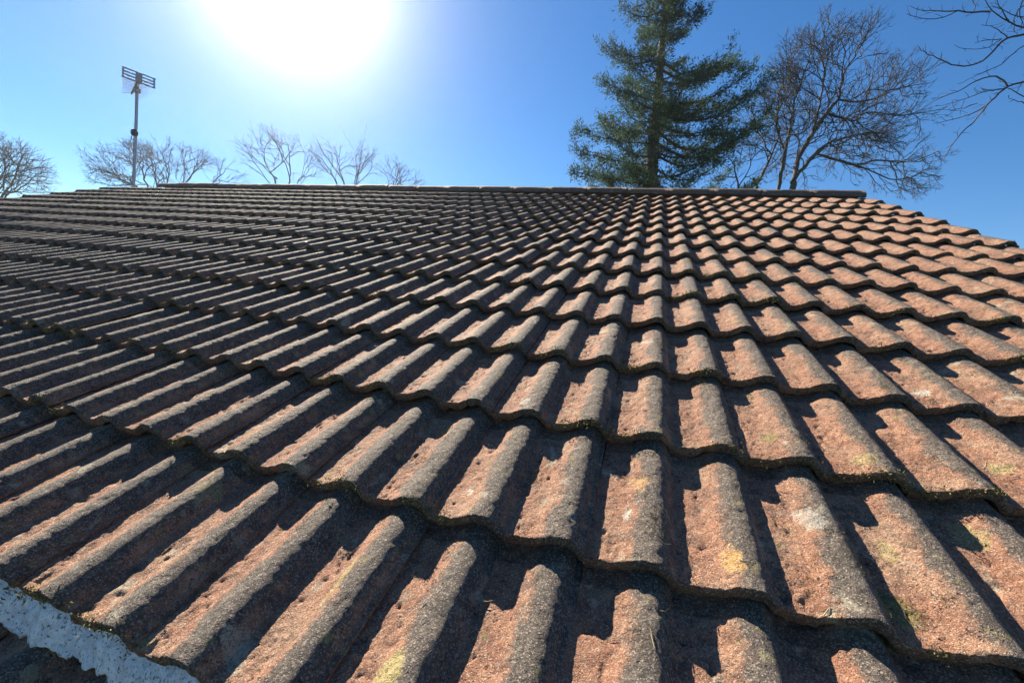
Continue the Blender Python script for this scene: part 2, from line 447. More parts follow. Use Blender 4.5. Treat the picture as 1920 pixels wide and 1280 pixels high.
apex_w = ROOF_O + RW @ np.array([0, APEX_Y, -.14])
y_f = (ROOF_O + RW @ np.array([0, S0 - 2 * G, 0]))[1] + .25
y_b = 2 * apex_w[1] - y_f
z_e = EAVES_Z + (y_f) * math.tan(PITCH) - .14
cx, cy = (X_L + X_R) / 2, apex_w[1]
hx = (X_R - X_L) / 2 - .08
sec = [(y_f, 0), (y_b, 0), (y_b, z_e), (apex_w[1], apex_w[2] - .02), (y_f, z_e)]
V = (np.array([[cx + sx_ * hx, y, z] for sx_ in (-1, 1) for y, z in sec]) - ROOF_O) @ RW
F5 = [np.array([[4, 3, 2, 1, 0], [5, 6, 7, 8, 9]]), np.array([[0, 1, 6, 5], [1, 2, 7, 6], [2, 3, 8, 7], [3, 4, 9, 8], [4, 0, 5, 9]])]
link_mesh('wall', flat(mesh_np('wall', V, F5)), (M_BRICK,), roof)

# ------------------------------------------------------------------ ground
Ng = NT('grass_ground'); tcg = Ng.n('ShaderNodeTexCoord')
gcol = Ng.mix(Ng.noise(tcg.outputs['Object'], .6, 6, .7), (.035, .06, .016), (.075, .10, .03))
M_GR = Ng.fin(gcol, .95, Ng.bump(Ng.noise(tcg.outputs['Object'], 30, 4), .8, .05))
V = np.array([[-400, -400, 0], [400, -400, 0], [400, 400, 0], [-400, 400, 0]], float)
o = link_mesh('ground', mesh_np('ground', V, np.array([[0, 1, 2, 3]])), (M_GR,)); o['kind'] = 'structure'

# ------------------------------------------------------------------ tubes and trees
def tube(pts, rads, sides):
    pts = np.asarray(pts, float); n = len(pts)
    d = np.gradient(pts, axis=0); d /= np.linalg.norm(d, axis=1)[:, None] + 1e-9
    ref = np.array([.31, .17, .94]) if abs(d[0, 2]) < .9 else np.array([1., .1, 0])
    a = np.cross(d, ref); a /= np.linalg.norm(a, axis=1)[:, None] + 1e-9
    b = np.cross(d, a)
    th = np.arange(sides) * 2 * math.pi / sides
    V = pts[:, None] + np.asarray(rads)[:, None, None] * (np.cos(th)[None, :, None] * a[:, None] + np.sin(th)[None, :, None] * b[:, None])
    idx = np.arange(n * sides).reshape(n, sides); nx_ = np.roll(idx, -1, 1)
    F = np.stack([idx[:-1], nx_[:-1], nx_[1:], idx[1:]], -1).reshape(-1, 4)
    return V.reshape(-1, 3), F

class MB:
    def __init__(s): s.V, s.F4, s.F3, s.n = [], [], [], 0
    def add(s, V, F):
        F = np.asarray(F) + s.n; s.V.append(V); s.n += len(V)
        (s.F4 if F.shape[1] == 4 else s.F3).append(F)
    def tube(s, p, r, k=6): s.add(*tube(p, r, k))
    def box(s, c, ax, half):
        """box with centre c, axes (3x3 columns) and half sizes"""
        V = np.array([[i, j, k] for i in (-1, 1) for j in (-1, 1) for k in (-1, 1)], float) * np.asarray(half)
        V = V @ np.asarray(ax).T + np.asarray(c)
        s.add(V, np.array([[0, 1, 3, 2], [4, 6, 7, 5], [0, 4, 5, 1], [2, 3, 7, 6], [0, 2, 6, 4], [1, 5, 7, 3]]))
    def build(s, name, mat, parent=None, smooth=True, org=None):
        V = np.concatenate(s.V)
        if org is not None: V = V - np.asarray(org)
        fs = []
        if s.F4: fs.append(np.concatenate(s.F4))
        if s.F3: fs.append(np.concatenate(s.F3))
        me = mesh_np(name, V, fs)
        if not smooth: flat(me)
        return link_mesh(name, me, (mat,), parent)

def bark(name, c1, c2):
    N = NT(name); tc = N.n('ShaderNodeTexCoord')
    return N.fin(N.mix(N.noise(tc.outputs['Object'], 6, 5, .7), c1, c2), .9, N.bump(N.noise(tc.outputs['Object'], 30, 4), .7, .02))
M_BARK = bark('grey_brown_bark', (.055, .045, .036), (.12, .10, .08))
M_GLARED = bark('glare_paled_twig', (.13, .12, .115), (.24, .22, .20))  # bark lightened to paint in the sun glare over the far trees
M_BARK2 = bark('dark_bark', (.045, .035, .028), (.10, .08, .06))
M_TWIG = bark('brown_twig', (.048, .043, .042), (.092, .084, .079))

def fan(guides, blobs, depth, seed, step, gap, twist, maxn, lift, lenf):
    """side branches fanning off the guide limbs, four orders deep, kept inside the crown blobs"""
    rs = np.random.RandomState(seed)
    C = np.array([at(b[0], b[1], depth + b[4]) for b in blobs]); k = depth / FPX
    Rr = np.array([[b[2] * k, b[3] * k, b[5]] for b in blobs])
    def inside(p, f=1.0):
        q = ((p - C) @ AX) / Rr
        return ((q * q).sum(1)).min() < f
    pos, par, work = [], [], []
    for g in guides:
        g = np.asarray(g, float); last = -1
        if pos: last = int(np.linalg.norm(np.array(pos) - g[0], axis=1).argmin())
        seg = []
        for a_, b_ in zip(g[:-1], g[1:]):
            m = max(1, int(np.linalg.norm(b_ - a_) / step))
            seg += [a_ + (b_ - a_) * i / m for i in range(m)]
        seg.append(g[-1]); seg = np.array(seg)
        for _ in range(2): seg[1:-1] = .25 * seg[:-2] + .5 * seg[1:-1] + .25 * seg[2:]
        if len(seg) > 4: seg[1:-1] += rs.normal(0, step * .09, seg[1:-1].shape)
        ids = []
        for q in seg:
            pos.append(q); par.append(last); last = len(pos) - 1; ids.append(last)
        work.append((ids, 1))
    centre = C.mean(0)
    while work and len(pos) < maxn:
        ids, lev = work.pop(0)
        n = len(ids); L = n * step
        acc = rs.uniform(0, gap)
        for j in range(1, n):
            acc += step
            if j == n - 1: kids = 2
            elif acc >= gap: acc -= gap; kids = 1
            else: continue
            p = np.array(pos[ids[j]])
            if not inside(p, 1.3): continue
            d0 = p - np.array(pos[ids[j - 1]]); d0 /= np.linalg.norm(d0) + 1e-9
            for _ in range(kids):
                perp = np.cross(d0, rs.normal(0, 1, 3)); perp /= np.linalg.norm(perp) + 1e-9
                ang = rs.uniform(.5, 1.15) if j < n - 1 else rs.uniform(.2, .7)
                outw = p - centre; outw /= np.linalg.norm(outw) + 1e-9
                d = d0 * math.cos(ang) + perp * math.sin(ang) + outw * .16 + np.array([0, 0, lift]); d /= np.linalg.norm(d)
                rem = L * (1 - j / n)
                Lc = (.55 * rem + [0, 1.0, .55, .32, .22][min(lev, 4)]) * rs.uniform(.6, 1.2)
                if j == n - 1: Lc = [0, 1.3, .8, .4, .25][min(lev, 4)] * rs.uniform(.7, 1.2)
                Lc = min(Lc, [0, 2.6, 1.4, .7, .4][min(lev, 4)])
                Lc *= lenf
                m = max(2, int(Lc / step)); q = p; last = ids[j]; nid = [ids[j]]
                for i in range(m):
                    d = d + rs.normal(0, twist, 3) + outw * .03 + np.array([0, 0, lift * .25]); d /= np.linalg.norm(d)
                    q = q + d * step
                    if not inside(q, 1.05) and i > 0: break
                    pos.append(q); par.append(last); last = len(pos) - 1; nid.append(last)
                if lev < 4 and len(nid) > 2: work.append((nid, lev + 1))
    return np.array(pos), np.array(par)

def tree_mesh(P, par, tip, expo, rmax, split_r, twigs, seed, step, twlen):
    """tubes for the thick limbs (trunk) and for the thin ones (branches)"""
    rs = np.random.RandomState(seed)
    n = len(P); rad = np.zeros(n); best = np.full(n, -1); acc = np.zeros(n)
    kids = [[] for _ in range(n)]
    for i in range(n):
        if par[i] >= 0: kids[par[i]].append(i)
    for i in range(n - 1, -1, -1):
        r = (acc[i]) ** (1 / expo) if kids[i] else tip
        rad[i] = max(r, tip)
        if par[i] >= 0: acc[par[i]] += rad[i] ** expo
    if rad.max() > rmax:
        rad = tip + (rad - tip) * (rmax - tip) / (rad.max() - tip)
    thick, thin = MB(), MB()
    done = np.zeros(n, bool)
    for s in range(n):
        if par[s] >= 0 and done[s]: continue
        if par[s] >= 0 and not done[par[s]]: pass
        if done[s]: continue
        chain = [s]; done[s] = True
        while kids[chain[-1]]:
            k = max(kids[chain[-1]], key=lambda q: rad[q]); chain.append(k); done[k] = True
        pts = [P[c] for c in chain]; rr = [rad[c] for c in chain]
        if par[s] >= 0:
            pts = [P[par[s]]] + pts; rr = [min(rad[par[s]], rr[0] * 1.25)] + rr
        if len(pts) < 2: continue
        pts = np.array(pts); rr = np.array(rr)
        rr[-1] *= .5
        cut = int((rr > split_r).sum())
        if cut >= 2: thick.tube(pts[:cut + 1], rr[:cut + 1], 9)
        if len(pts) - cut >= 2 or cut < 2:
            st = max(0, cut - 1) if cut >= 2 else 0
            if len(pts) - st >= 2: thin.tube(pts[st:], rr[st:], 5 if rr[st] > tip * 3 else 4)
    # fine twigs
    for i in range(n):
        if rad[i] > tip * 3.2 or par[i] < 0: continue
        m = twigs if not kids[i] else (1 if rs.rand() < .55 * min(1, twigs / 2) else 0)
        d0 = P[i] - P[par[i]]; d0 /= np.linalg.norm(d0) + 1e-9
        for _ in range(m):
            d = d0 + rs.normal(0, .55, 3); d /= np.linalg.norm(d)
            L = twlen * rs.uniform(.5, 1.2)
            e = d + rs.normal(0, .25, 3) + np.array([0, 0, .15]); e /= np.linalg.norm(e)
            thin.tube(np.array([P[i], P[i] + d * L * .5, P[i] + d * L * .5 + e * L * .5]), [tip * .8, tip * .65, tip * .4], 3)
    return thick, thin

def bare_tree(name, label, guides_px, blobs, depth, seed, step=.34, tip=.011, expo=2.25, rmax=.3, split=.05,
              twigs=2, twlen=.45, group=None, mat=None, jit=.7, gap=.55, twist=.20, maxn=6000, lift=.07, lenf=1.0):
    rs = np.random.RandomState(seed)
    guides = []
    first = guides_px[0]
    b = at(first[0][0], first[0][1], depth)
    base = np.array([b[0] + .0, b[1], 0.0])
    for gi, g in enumerate(guides_px):
        pts = []
        dd = 0.0
        for k, q in enumerate(g):
            if len(q) > 2: dd = q[2]
            elif k > 0: dd += rs.normal(0, jit * .45)
            pts.append(at(q[0], q[1], depth + dd))
        if gi == 0 or (len(g[0]) > 3 and g[0][3] == 'base'):
            p0 = pts[0]
            pts = [base + (0 if gi == 0 else rs.normal(0, .15, 3) * [1, 1, 0]), base * .5 + p0 * .5 + rs.normal(0, .08, 3)] + pts
        guides.append(pts)
    P, par = fan(guides, blobs, depth, seed, step, gap, twist, maxn, lift, lenf)
    print(name, len(P))
    thick, thin = tree_mesh(P, par, tip, expo, rmax, split, twigs, seed + 5, step, twlen)
    t = thing(name, label, 'tree', tuple(base), group=group)
    if thick.V: thick.build('trunk', mat or M_BARK, t, org=base)
    thin.build('branches', mat or M_TWIG, t, org=base)
    return t

c4 = lambda x, y, *r: (1400 + x / 2.783, y / 2.783, *r)
# the bare tree right of the conifer
bare_tree('bare_tree', 'large bare spreading tree with dark limbs and a rounded crown, beside the tall green conifer',
    [[c4(240, 985, 0), c4(268, 820), c4(350, 690), c4(420, 590), c4(480, 520), c4(500, 390), c4(560, 300), c4(640, 180)],
     [c4(165, 985, .6, 'base'), c4(200, 790), c4(235, 650), c4(240, 560), c4(300, 380), c4(340, 260)],
     [c4(235, 950, 0), c4(360, 800), c4(440, 735), c4(580, 705), c4(700, 690), c4(850, 650), c4(980, 590)],
     [c4(370, 805, .2), c4(470, 835), c4(560, 865), c4(660, 890), c4(740, 940), c4(850, 930)],
     [c4(560, 865, .2), c4(700, 830), c4(850, 850), c4(1000, 790)],
     [c4(480, 520, 0), c4(580, 535), c4(700, 510), c4(820, 420), c4(900, 350)],
     [c4(350, 690, 0), c4(380, 560), c4(400, 420), c4(430, 250)],
     [c4(200, 790, .6), c4(150, 660), c4(170, 500)],
     [c4(45, 985, .9, 'base'), c4(130, 810), c4(175, 700), c4(160, 600)], [c4(130, 810, .9), c4(60, 690), c4(30, 580)],
     [c4(420, 590, 0), c4(560, 640), c4(620, 580), c4(760, 600)]],
    [(1545, 130, 110, 85, 0, 2.4, 3000), (1640, 150, 90, 70, 0, 2.2, 1800), (1480, 210, 60, 70, .5, 2.2, 1300), (1640, 235, 110, 45, 0, 2.2, 1500),
     (1690, 275, 90, 45, .2, 1.8, 1200), (1590, 310, 140, 40, .6, 2.4, 2000), (1680, 345, 60, 28, .4, 1.6, 500), (1460, 270, 60, 60, 1.2, 2, 800), (1425, 250, 50, 75, .9, 1.8, 800)],
    21.0, 11, step=.24, tip=.009, rmax=.175, split=.06, twigs=3, twlen=.26, gap=.50, twist=.22, maxn=12000, lenf=.85)
# small brown thorny tree between them
bare_tree('bare_shrub', 'low brown twiggy bare shrub peeping above the ridge between conifer and bare tree', [[(1385, 355, 0), (1380, 320), (1365, 295)], [(1385, 352, 0), (1410, 310), (1405, 280)]],
    [(1375, 325, 60, 45, 0, 1.6, 700)], 17.0, 21, step=.2, tip=.008, rmax=.12, split=.05, twigs=2, twlen=.3)
# trees beyond the left half of the ridge
LG = 'bare trees beyond the ridge'
bare_tree('bare_tree', 'low wide bare tree crown directly behind the aerial mast',
    [[(300, 420, 0), (300, 370), (290, 330), (285, 300)], [(300, 390, 0), (250, 345), (225, 320)], [(300, 380, 0), (350, 340), (345, 300), (340, 285)], [(300, 385, 0), (395, 350), (430, 310)], [(250, 345, 0), (215, 335), (185, 325)], [(250, 345, 0), (255, 310), (245, 285)], [(300, 380, 0), (318, 330), (318, 290)], [(350, 340, 0), (375, 310), (380, 290)], [(395, 350, 0), (412, 325), (405, 300)], [(300, 390, 0), (270, 340), (268, 300)], [(250, 345, 0), (205, 350), (178, 340)]],
    [(255, 320, 70, 42, 0, 2.2, 900), (330, 325, 75, 42, 0, 2.2, 900), (410, 335, 40, 30, 0, 2, 300), (200, 340, 25, 15, 0, 1, 90)], 27.0, 31, step=.32, tip=.009, rmax=.13, split=.07, twigs=3, twlen=.4, gap=.50, maxn=6500, lenf=.72, lift=.1, group=LG, mat=M_GLARED)
bare_tree('bare_tree', 'open bare tree with a fan of upright stems, below the sun glow beyond the ridge',
    [[(535, 430, 0), (532, 370), (500, 310), (480, 260), (471, 232)], [(535, 380, 0), (545, 330), (525, 285), (510, 250)], [(535, 400, 0), (500, 335), (465, 310)], [(535, 390, 0), (562, 340), (575, 290), (560, 265)],
     [(520, 335, 0), (480, 300), (462, 275)], [(545, 330, 0), (540, 270), (530, 248)], [(562, 340, 0), (590, 290)]],
    [(510, 290, 48, 45, 0, 2, 300), (568, 312, 30, 40, 0, 1.6, 140)], 27.0, 41, step=.34, tip=.009, rmax=.11, split=.07, twigs=2, twlen=.4, gap=.65, maxn=1900, lenf=.7, lift=.12, group=LG, mat=M_GLARED)
bare_tree('bare_tree', 'bare tree with two thin leaders rising highest over a bushy crown mid ridge',
    [[(660, 430, 0), (662, 360), (672, 300), (655, 265), (641, 240)], [(662, 370, 0), (675, 310), (680, 265), (687, 240)], [(660, 390, 0), (625, 330), (605, 300)], [(660, 395, 0), (640, 330), (630, 285)]],
    [(628, 310, 42, 36, 0, 2, 420), (680, 320, 28, 40, 0, 1.6, 190)], 27.0, 51, step=.34, tip=.009, rmax=.11, split=.07, twigs=2, twlen=.4, gap=.55, maxn=2600, lenf=.7, lift=.12, group=LG, mat=M_GLARED)
bare_tree('bare_tree', 'lowest bare tree whose twig tips just clear the ridge, beside the twin leader tree',
    [[(735, 430, 0), (735, 370), (725, 330)], [(735, 400, 0), (755, 335), (745, 312)], [(735, 400, 0), (780, 340)]],
    [(735, 345, 50, 32, 0, 2, 350)], 27.0, 61, step=.34, tip=.009, rmax=.10, split=.07, twigs=2, twlen=.4, gap=.55, maxn=2600, lenf=.7, lift=.12, group=LG, mat=M_GLARED)
bare_tree('bare_tree', 'dense rounded fine twigged bare tree beyond the roof verge, past the aerial',
    [[(-20, 420, 0), (-15, 350), (-5, 290), (0, 262)], [(-18, 400, 0), (25, 340), (40, 300)], [(-15, 360, 0), (20, 300), (22, 270)], [(-15, 380, 0), (45, 350), (65, 330)], [(-15, 380, 0), (10, 335), (8, 300)]],
    [(5, 318, 58, 62, 0, 2.2, 2200), (40, 345, 32, 28, 0, 1.5, 500)], 24.0, 71, step=.24, tip=.008, rmax=.12, split=.07, twigs=2, twlen=.32, gap=.42, maxn=7000, lenf=.7, group=LG, mat=M_GLARED)

# --- near tree at the right: the trunk stands outside the view, its limbs reach in
def near_branches():
    D = 9.0; rs = np.random.RandomState(5)
    base = at(2350, 330, D); base = np.array([base[0], base[1], 0])
    g = [[c4(2900, 1300, 0), c4(2700, 700, 0), c4(2500, 250, 0), c4(2300, -300, 0)],
         [c4(2600, 480, 0), c4(2000, 330, 0), c4(1447, 425, -.3), c4(1360, 447, -.3), c4(1260, 545, -.35), c4(1180, 640, -.4), c4(1095, 720, -.4), c4(1055, 790, -.45), c4(1030, 832, -.45)],
         [c4(1360, 447, -.3), c4(1335, 402, -.2), c4(1270, 390, -.1), c4(1200, 420, 0), c4(1100, 480, .1), c4(1000, 512, .1), c4(930, 562, .1)],
         [c4(1340, 465, -.3), c4(1230, 480, -.5), c4(1130, 520, -.6), c4(1040, 545, -.7)],
         [c4(1260, 545, -.35), c4(1160, 605, -.2), c4(1080, 625, -.1), c4(1005, 642, 0)],
         [c4(1200, 540, -.4), c4(1140, 560, -.5), c4(1060, 580, -.6)],
         [c4(2500, 250, 0), c4(1900, 120, 0), c4(1447, 182, .4), c4(1330, 203, .4), c4(1290, 270, .4), c4(1235, 322, .4), c4(1170, 345, .4), c4(1100, 352, .4), c4(1040, 327, .4), c4(970, 287, .4), c4(925, 285, .4), c4(895, 240, .4)],
         [c4(1330, 203, .4), c4(1280, 210, .6), c4(1225, 213, .7), c4(1190, 225, .7)],
         [c4(1360, 195, .4), c4(1300, 140, .2), c4(1225, 130, .1)],
         [c4(1330, 203, .4), c4(1250, 255, .2), c4(1160, 260, .1), c4(1110, 250, .1)],
         [c4(1447, 240, .7), c4(1395, 270, .7), c4(1330, 340, .7), c4(1230, 380, .7), c4(1130, 430, .7)],
         [c4(2400, 0, 0), c4(1900, 260, -.4), c4(1447, 152, -.4), c4(1370, 118, -.4), c4(1280, 60, -.4), c4(1240, 0, -.4), c4(1225, -60, -.4)],
         [c4(1270, 62, -.4), c4(1180, 72, -.3), c4(1100, 55, -.2), c4(1000, 55, -.2), c4(920, 62, -.1), c4(872, 42, -.1)],
         [c4(1100, 55, -.2), c4(1025, 102, -.1), c4(945, 100, 0), c4(880, 92, 0), c4(835, 73, 0)],
         [c4(1447, 30, .1), c4(1400, 60, .2), c4(1395, 170, .3)],
         [c4(1447, -10, .1), c4(1420, 60, .1), c4(1447, 140, .1)],
         [c4(1370, 118, -.4), c4(1320, 30, -.6), c4(1290, -20, -.7)],
         [c4(1447, 90, .1), c4(1380, 80, .2), c4(1330, 45, .3), c4(1290, 35, .3)],
         [c4(1447, 540, .3), c4(1420, 525, .3), c4(1370, 515, .3)], [c4(1447, 505, .3), c4(1385, 470, .2), c4(1350, 455, -.2)],
         [c4(1180, 70, -.3), c4(1195, 30, -.3), c4(1190, -10, -.3)]]
    rads = [.2, .045, .02, .014, .015, .010, .04, .012, .012, .011, .013, .045, .020, .012, .014, .014, .014, .012, .012, .012, .009]
    thick, thin = MB(), MB()
    for gi, (gl, r) in enumerate(zip(g, rads)):
        pts = [at(q[0], q[1], D + q[2]) for q in gl]
        if gi == 0: pts = [base] + [np.array(p) for p in pts[1:]]
        pts = np.array(pts)
        # resample with a little wobble
        out = []
        for a, b in zip(pts[:-1], pts[1:]):
            m = max(2, int(np.linalg.norm(b - a) / .12))
            for i in range(m): out.append(a + (b - a) * i / m)
        out.append(pts[-1]); out = np.array(out)
        if len(out) > 4:
            k = np.array([.25, .5, .25])
            for _ in range(2): out[1:-1] = .25 * out[:-2] + .5 * out[1:-1] + .25 * out[2:]
            out[1:-1] += rs.normal(0, .008, out[1:-1].shape)
        r *= .85
        rr = np.linspace(r, max(.0045, r * .22), len(out)) if gi else np.linspace(.24, .1, len(out))
        if gi in (1, 6, 11):
            seen = np.linspace(0, 1, len(out)); rr = np.interp(seen, [0, .45, 1], [.075, .032, .005])
        (thick if gi == 0 else thin).tube(out, rr, 8)
        if gi == 0: continue
        d = np.gradient(out, axis=0); d /= np.linalg.norm(d, axis=1)[:, None]
        for i in range(2, len(out)):
            u, v, z = project(out[i])
            if u < 2050 and rs.rand() < .68:
                dd = d[i] * .8 + rs.normal(0, .6, 3) + np.array([0, 0, .2]); dd /= np.linalg.norm(dd)
                L = rs.uniform(.08, .32); p1 = out[i] + dd * L * .5
                e = dd + rs.normal(0, .35, 3) + np.array([0, 0, .2]); e /= np.linalg.norm(e); p2 = p1 + e * L * .5
                thin.tube(np.array([out[i], p1, p2]), [.0055, .0045, .003], 4)
                if rs.rand() < .6:
                    e = dd + rs.normal(0, .6, 3); e /= np.linalg.norm(e)
                    thin.tube(np.array([p1, p1 + e * L * .45]), [.004, .0028], 4)
    t = thing('bare_tree', 'close bare tree overhanging from outside the view, long thin budding branches against open sky', 'tree', tuple(base))
    thick.build('trunk', M_BARK, t, org=base); thin.build('branches', M_BARK2, t, org=base)
near_branches()

# --- conifer
Nn = NT('conifer_needles')
tcn = Nn.n('ShaderNodeTexCoord'); geo = Nn.n('ShaderNodeNewGeometry')
pn = Nn.noise(tcn.outputs['Object'], .9, 3, .6)
ri = geo.outputs['Random Per Island']
ncol = Nn.mix(pn, (.020, .050, .036), (.046, .086, .054))
ncol = Nn.mix(Nn.ramp(ri, .6, 1.0, 0, .6), ncol, (.09, .12, .08))
Nn.fin(ncol, .75, None, .2)
tr = Nn.n('ShaderNodeBsdfTranslucent'); Nn.t.links.new(Nn.mix(.5, ncol, (.07, .12, .06)), tr.inputs['Color'])
mx = Nn.n('ShaderNodeMixShader'); mx.inputs[0].default_value = .30
Nn.t.links.new(Nn.bsdf.outputs[0], mx.inputs[1]); Nn.t.links.new(tr.outputs[0], mx.inputs[2]); Nn.t.links.new(mx.outputs[0], Nn.out.inputs['Surface'])
M_NEED = Nn.m

def conifer():
    D = 18.0; k = D / FPX; rs = np.random.RandomState(3)
    p_lo, p_hi = at(1222, 345, D), at(1247, 0, D)
    dirv = (p_hi - p_lo) / np.linalg.norm(p_hi - p_lo)
    base = p_lo - dirv * (p_lo[2] / dirv[2])
    top = p_hi + dirv * 4.2
    H = np.linalg.norm(top - base)
    z_of = lambda py: np.linalg.norm(at(1222 + (345 - py) * 25 / 345, py, D) - base)
    # crown reach in pixels left / right of the trunk at picture heights
    ys = np.array([420, 345, 300, 240, 205, 160, 120, 90, 60, 30, 0, -60, -150])
    Lp = np.array([155, 150, 146, 146, 112, 112, 112, 98, 96, 90, 85, 60, 5])
    Rp = np.array([175, 178, 185, 190, 180, 140, 120, 80, 45, 38, 36, 42, 5])
    hz = np.array([z_of(y) for y in ys]); o = np.argsort(hz)
    trunk, limbs, need = MB(), MB(), MB()
    tt = np.linspace(0, 1, 24); pts = base + dirv * H * tt[:, None] + np.stack([np.sin(tt * 9) * .05, np.cos(tt * 7) * .05, tt * 0], 1)
    trunk.tube(pts, np.interp(tt, [0, .45, 1], [.42, .27, .03]), 12)
    camr = AX[:, 0]; camf = AX[:, 2]
    horiz_r = np.array([camr[0], camr[1], 0]); horiz_r /= np.linalg.norm(horiz_r)
    horiz_f = np.array([-horiz_r[1], horiz_r[0], 0])
    if horiz_f @ camf < 0: horiz_f = -horiz_f
    S = []     # sprays: position, direction, length
    h = H * .26; ang = 0.0
    while h < H * .985:
        frac = h / H
        for _ in range(rs.randint(1, 3)):
            ang += 2.399 + rs.normal(0, .35)
            ca, sa = math.cos(ang), math.sin(ang)
            reach = np.interp(h, hz[o], (Rp if ca > 0 else Lp)[o]) * k
            side = abs(ca)
            R = reach * (.72 + .28 * side) * rs.choice([rs.uniform(.45, .75), rs.uniform(.8, 1.12)])
            if sa < 0: R *= 1 - .22 * abs(sa)
            if R < .3: continue
            out = horiz_r * ca + horiz_f * sa
            n = max(5, int(R / .22)); s = np.linspace(0, 1, n)
            droop = rs.uniform(.02, .22) * R; lift = rs.uniform(.12, .45) * R
            start = base + dirv * (h + .04 * R)
            bend = np.cross(out, [0, 0, 1]) * rs.normal(0, .12) * R
            line = start + out * R * s[:, None] + np.array([0, 0, 1]) * (-droop * np.sin(s * math.pi * .8) * 1.3 + lift * s ** 2.2)[:, None] + bend[None] * (s ** 2)[:, None]
            limbs.tube(line, np.linspace(.018 + .014 * R, .008, n), 5)
            for i in range(1, n):
                if s[i] < .16 + .1 * rs.rand() and R > 1.2: continue
                dl = line[i] - line[i - 1]; dl /= np.linalg.norm(dl)
                lat = np.cross(dl, [0, 0, 1]); lat /= np.linalg.norm(lat)
                for sd_ in (-1, 1):
                    if rs.rand() < .10: continue
                    Ls = (.25 + .42 * R * .42 * (1 - abs(s[i] - .55) * 1.1)) * rs.uniform(.5, 1.25)
                    sdv = lat * sd_ + dl * rs.uniform(.5, 1.1) + np.array([0, 0, rs.normal(.02, .42)])
                    sdv /= np.linalg.norm(sdv)
                    m = max(2, int(Ls / .15))
                    if Ls > .4: limbs.tube(np.array([line[i], line[i] + sdv * Ls * .8]), [.009, .004], 3)
                    for j in range(m):
                        p = line[i] + sdv * Ls * (j + .6) / m
                        S.append((p, sdv, .27))
                S.append((line[i], dl, .26))
            S.append((line[-1], dl, .3))
        h += rs.uniform(.08, .22)
    # the long bare-stemmed branch at the upper right and the dark boughs low on the right
    for a, b, c_ in [((1248, 8), (1282, 30), (1308, 24)), ((1240, 200), (1325, 205), (1398, 182)), ((1232, 255), (1340, 252), (1418, 240)), ((1240, 150), (1320, 130), (1385, 128)), ((1226, 270), (1150, 262), (1085, 246)), ((1222, 340), (1140, 335), (1082, 322)), ((1224, 310), (1150, 300), (1090, 285)), ((1232, 190), (1180, 175), (1138, 156))]:
        q = [at(*a, D), at(*b, D - .6), at(*c_, D - .9)]
        s = np.linspace(0, 1, 12)[:, None]; line = (1 - s) ** 2 * q[0] + 2 * s * (1 - s) * (2 * q[1] - .5 * q[0] - .5 * q[2]) + s ** 2 * q[2]
        limbs.tube(line, np.linspace(.04, .01, 12), 5)
        for i in range(7 if a[1] == 8 else 4, 12):
            dl = line[i] - line[i - 1]; dl /= np.linalg.norm(dl)
            for _ in range(9):
                dv = dl + rs.normal(0, .6, 3); dv /= np.linalg.norm(dv)
                S.append((line[i] + dv * rs.uniform(.05, .45), dv, .26))
    # needle sprays: each a fan of thin tapering blades round a twig
    blades = []
    for p, d, L in S:
        p = np.asarray(p); d = np.asarray(d)
        for b in range(15):
            dv = d * .75 + rs.normal(0, .52, 3) + np.array([0, 0, .12]); dv /= np.linalg.norm(dv)
            w = np.cross(dv, rs.normal(0, 1, 3)); w /= np.linalg.norm(w) + 1e-9
            l = L * rs.uniform(.35, .85); ww = rs.uniform(.010, .025)
            o0 = p + rs.normal(0, .10, 3)
            blades.append((o0, o0 + dv * l * .45 + w * ww, o0 + dv * l, o0 + dv * l * .45 - w * ww))
    V = np.array(blades).reshape(-1, 3); F = np.arange(len(V)).reshape(-1, 4)
    need.add(V, F)
    t = thing('conifer_tree', 'tall dark green conifer with ragged crown rising behind the ridge, its top out of view', 'tree', tuple(base))
    trunk.build('trunk', M_BARK2, t, org=base); limbs.build('branches', M_BARK2, t, org=base); need.build('crown', M_NEED, t, org=base)
    print('conifer sprays', len(S), 'blades', len(blades))
conifer()

# ------------------------------------------------------------------ television aerial on a mast
def metal(name, c, rough=.45, met=.6):
    N = NT(name); tc = N.n('ShaderNodeTexCoord')
    N.bsdf.inputs['Metallic'].default_value = met
    return N.fin(N.mix(N.noise(tc.outputs['Object'], 18, 4), c, tuple(x * .7 for x in c)), rough)
M_MAST = metal('galvanised_mast', (.34, .34, .36))
M_REFL = metal('dark_reflector', (.24, .24, .26), .5, .3)  # grey lifted to paint in the haze in front of it
M_ELEM = metal('pale_element', (.62, .62, .60), .35, .3)
M_PLAS = metal('black_plastic', (.04, .04, .042), .5, 0)

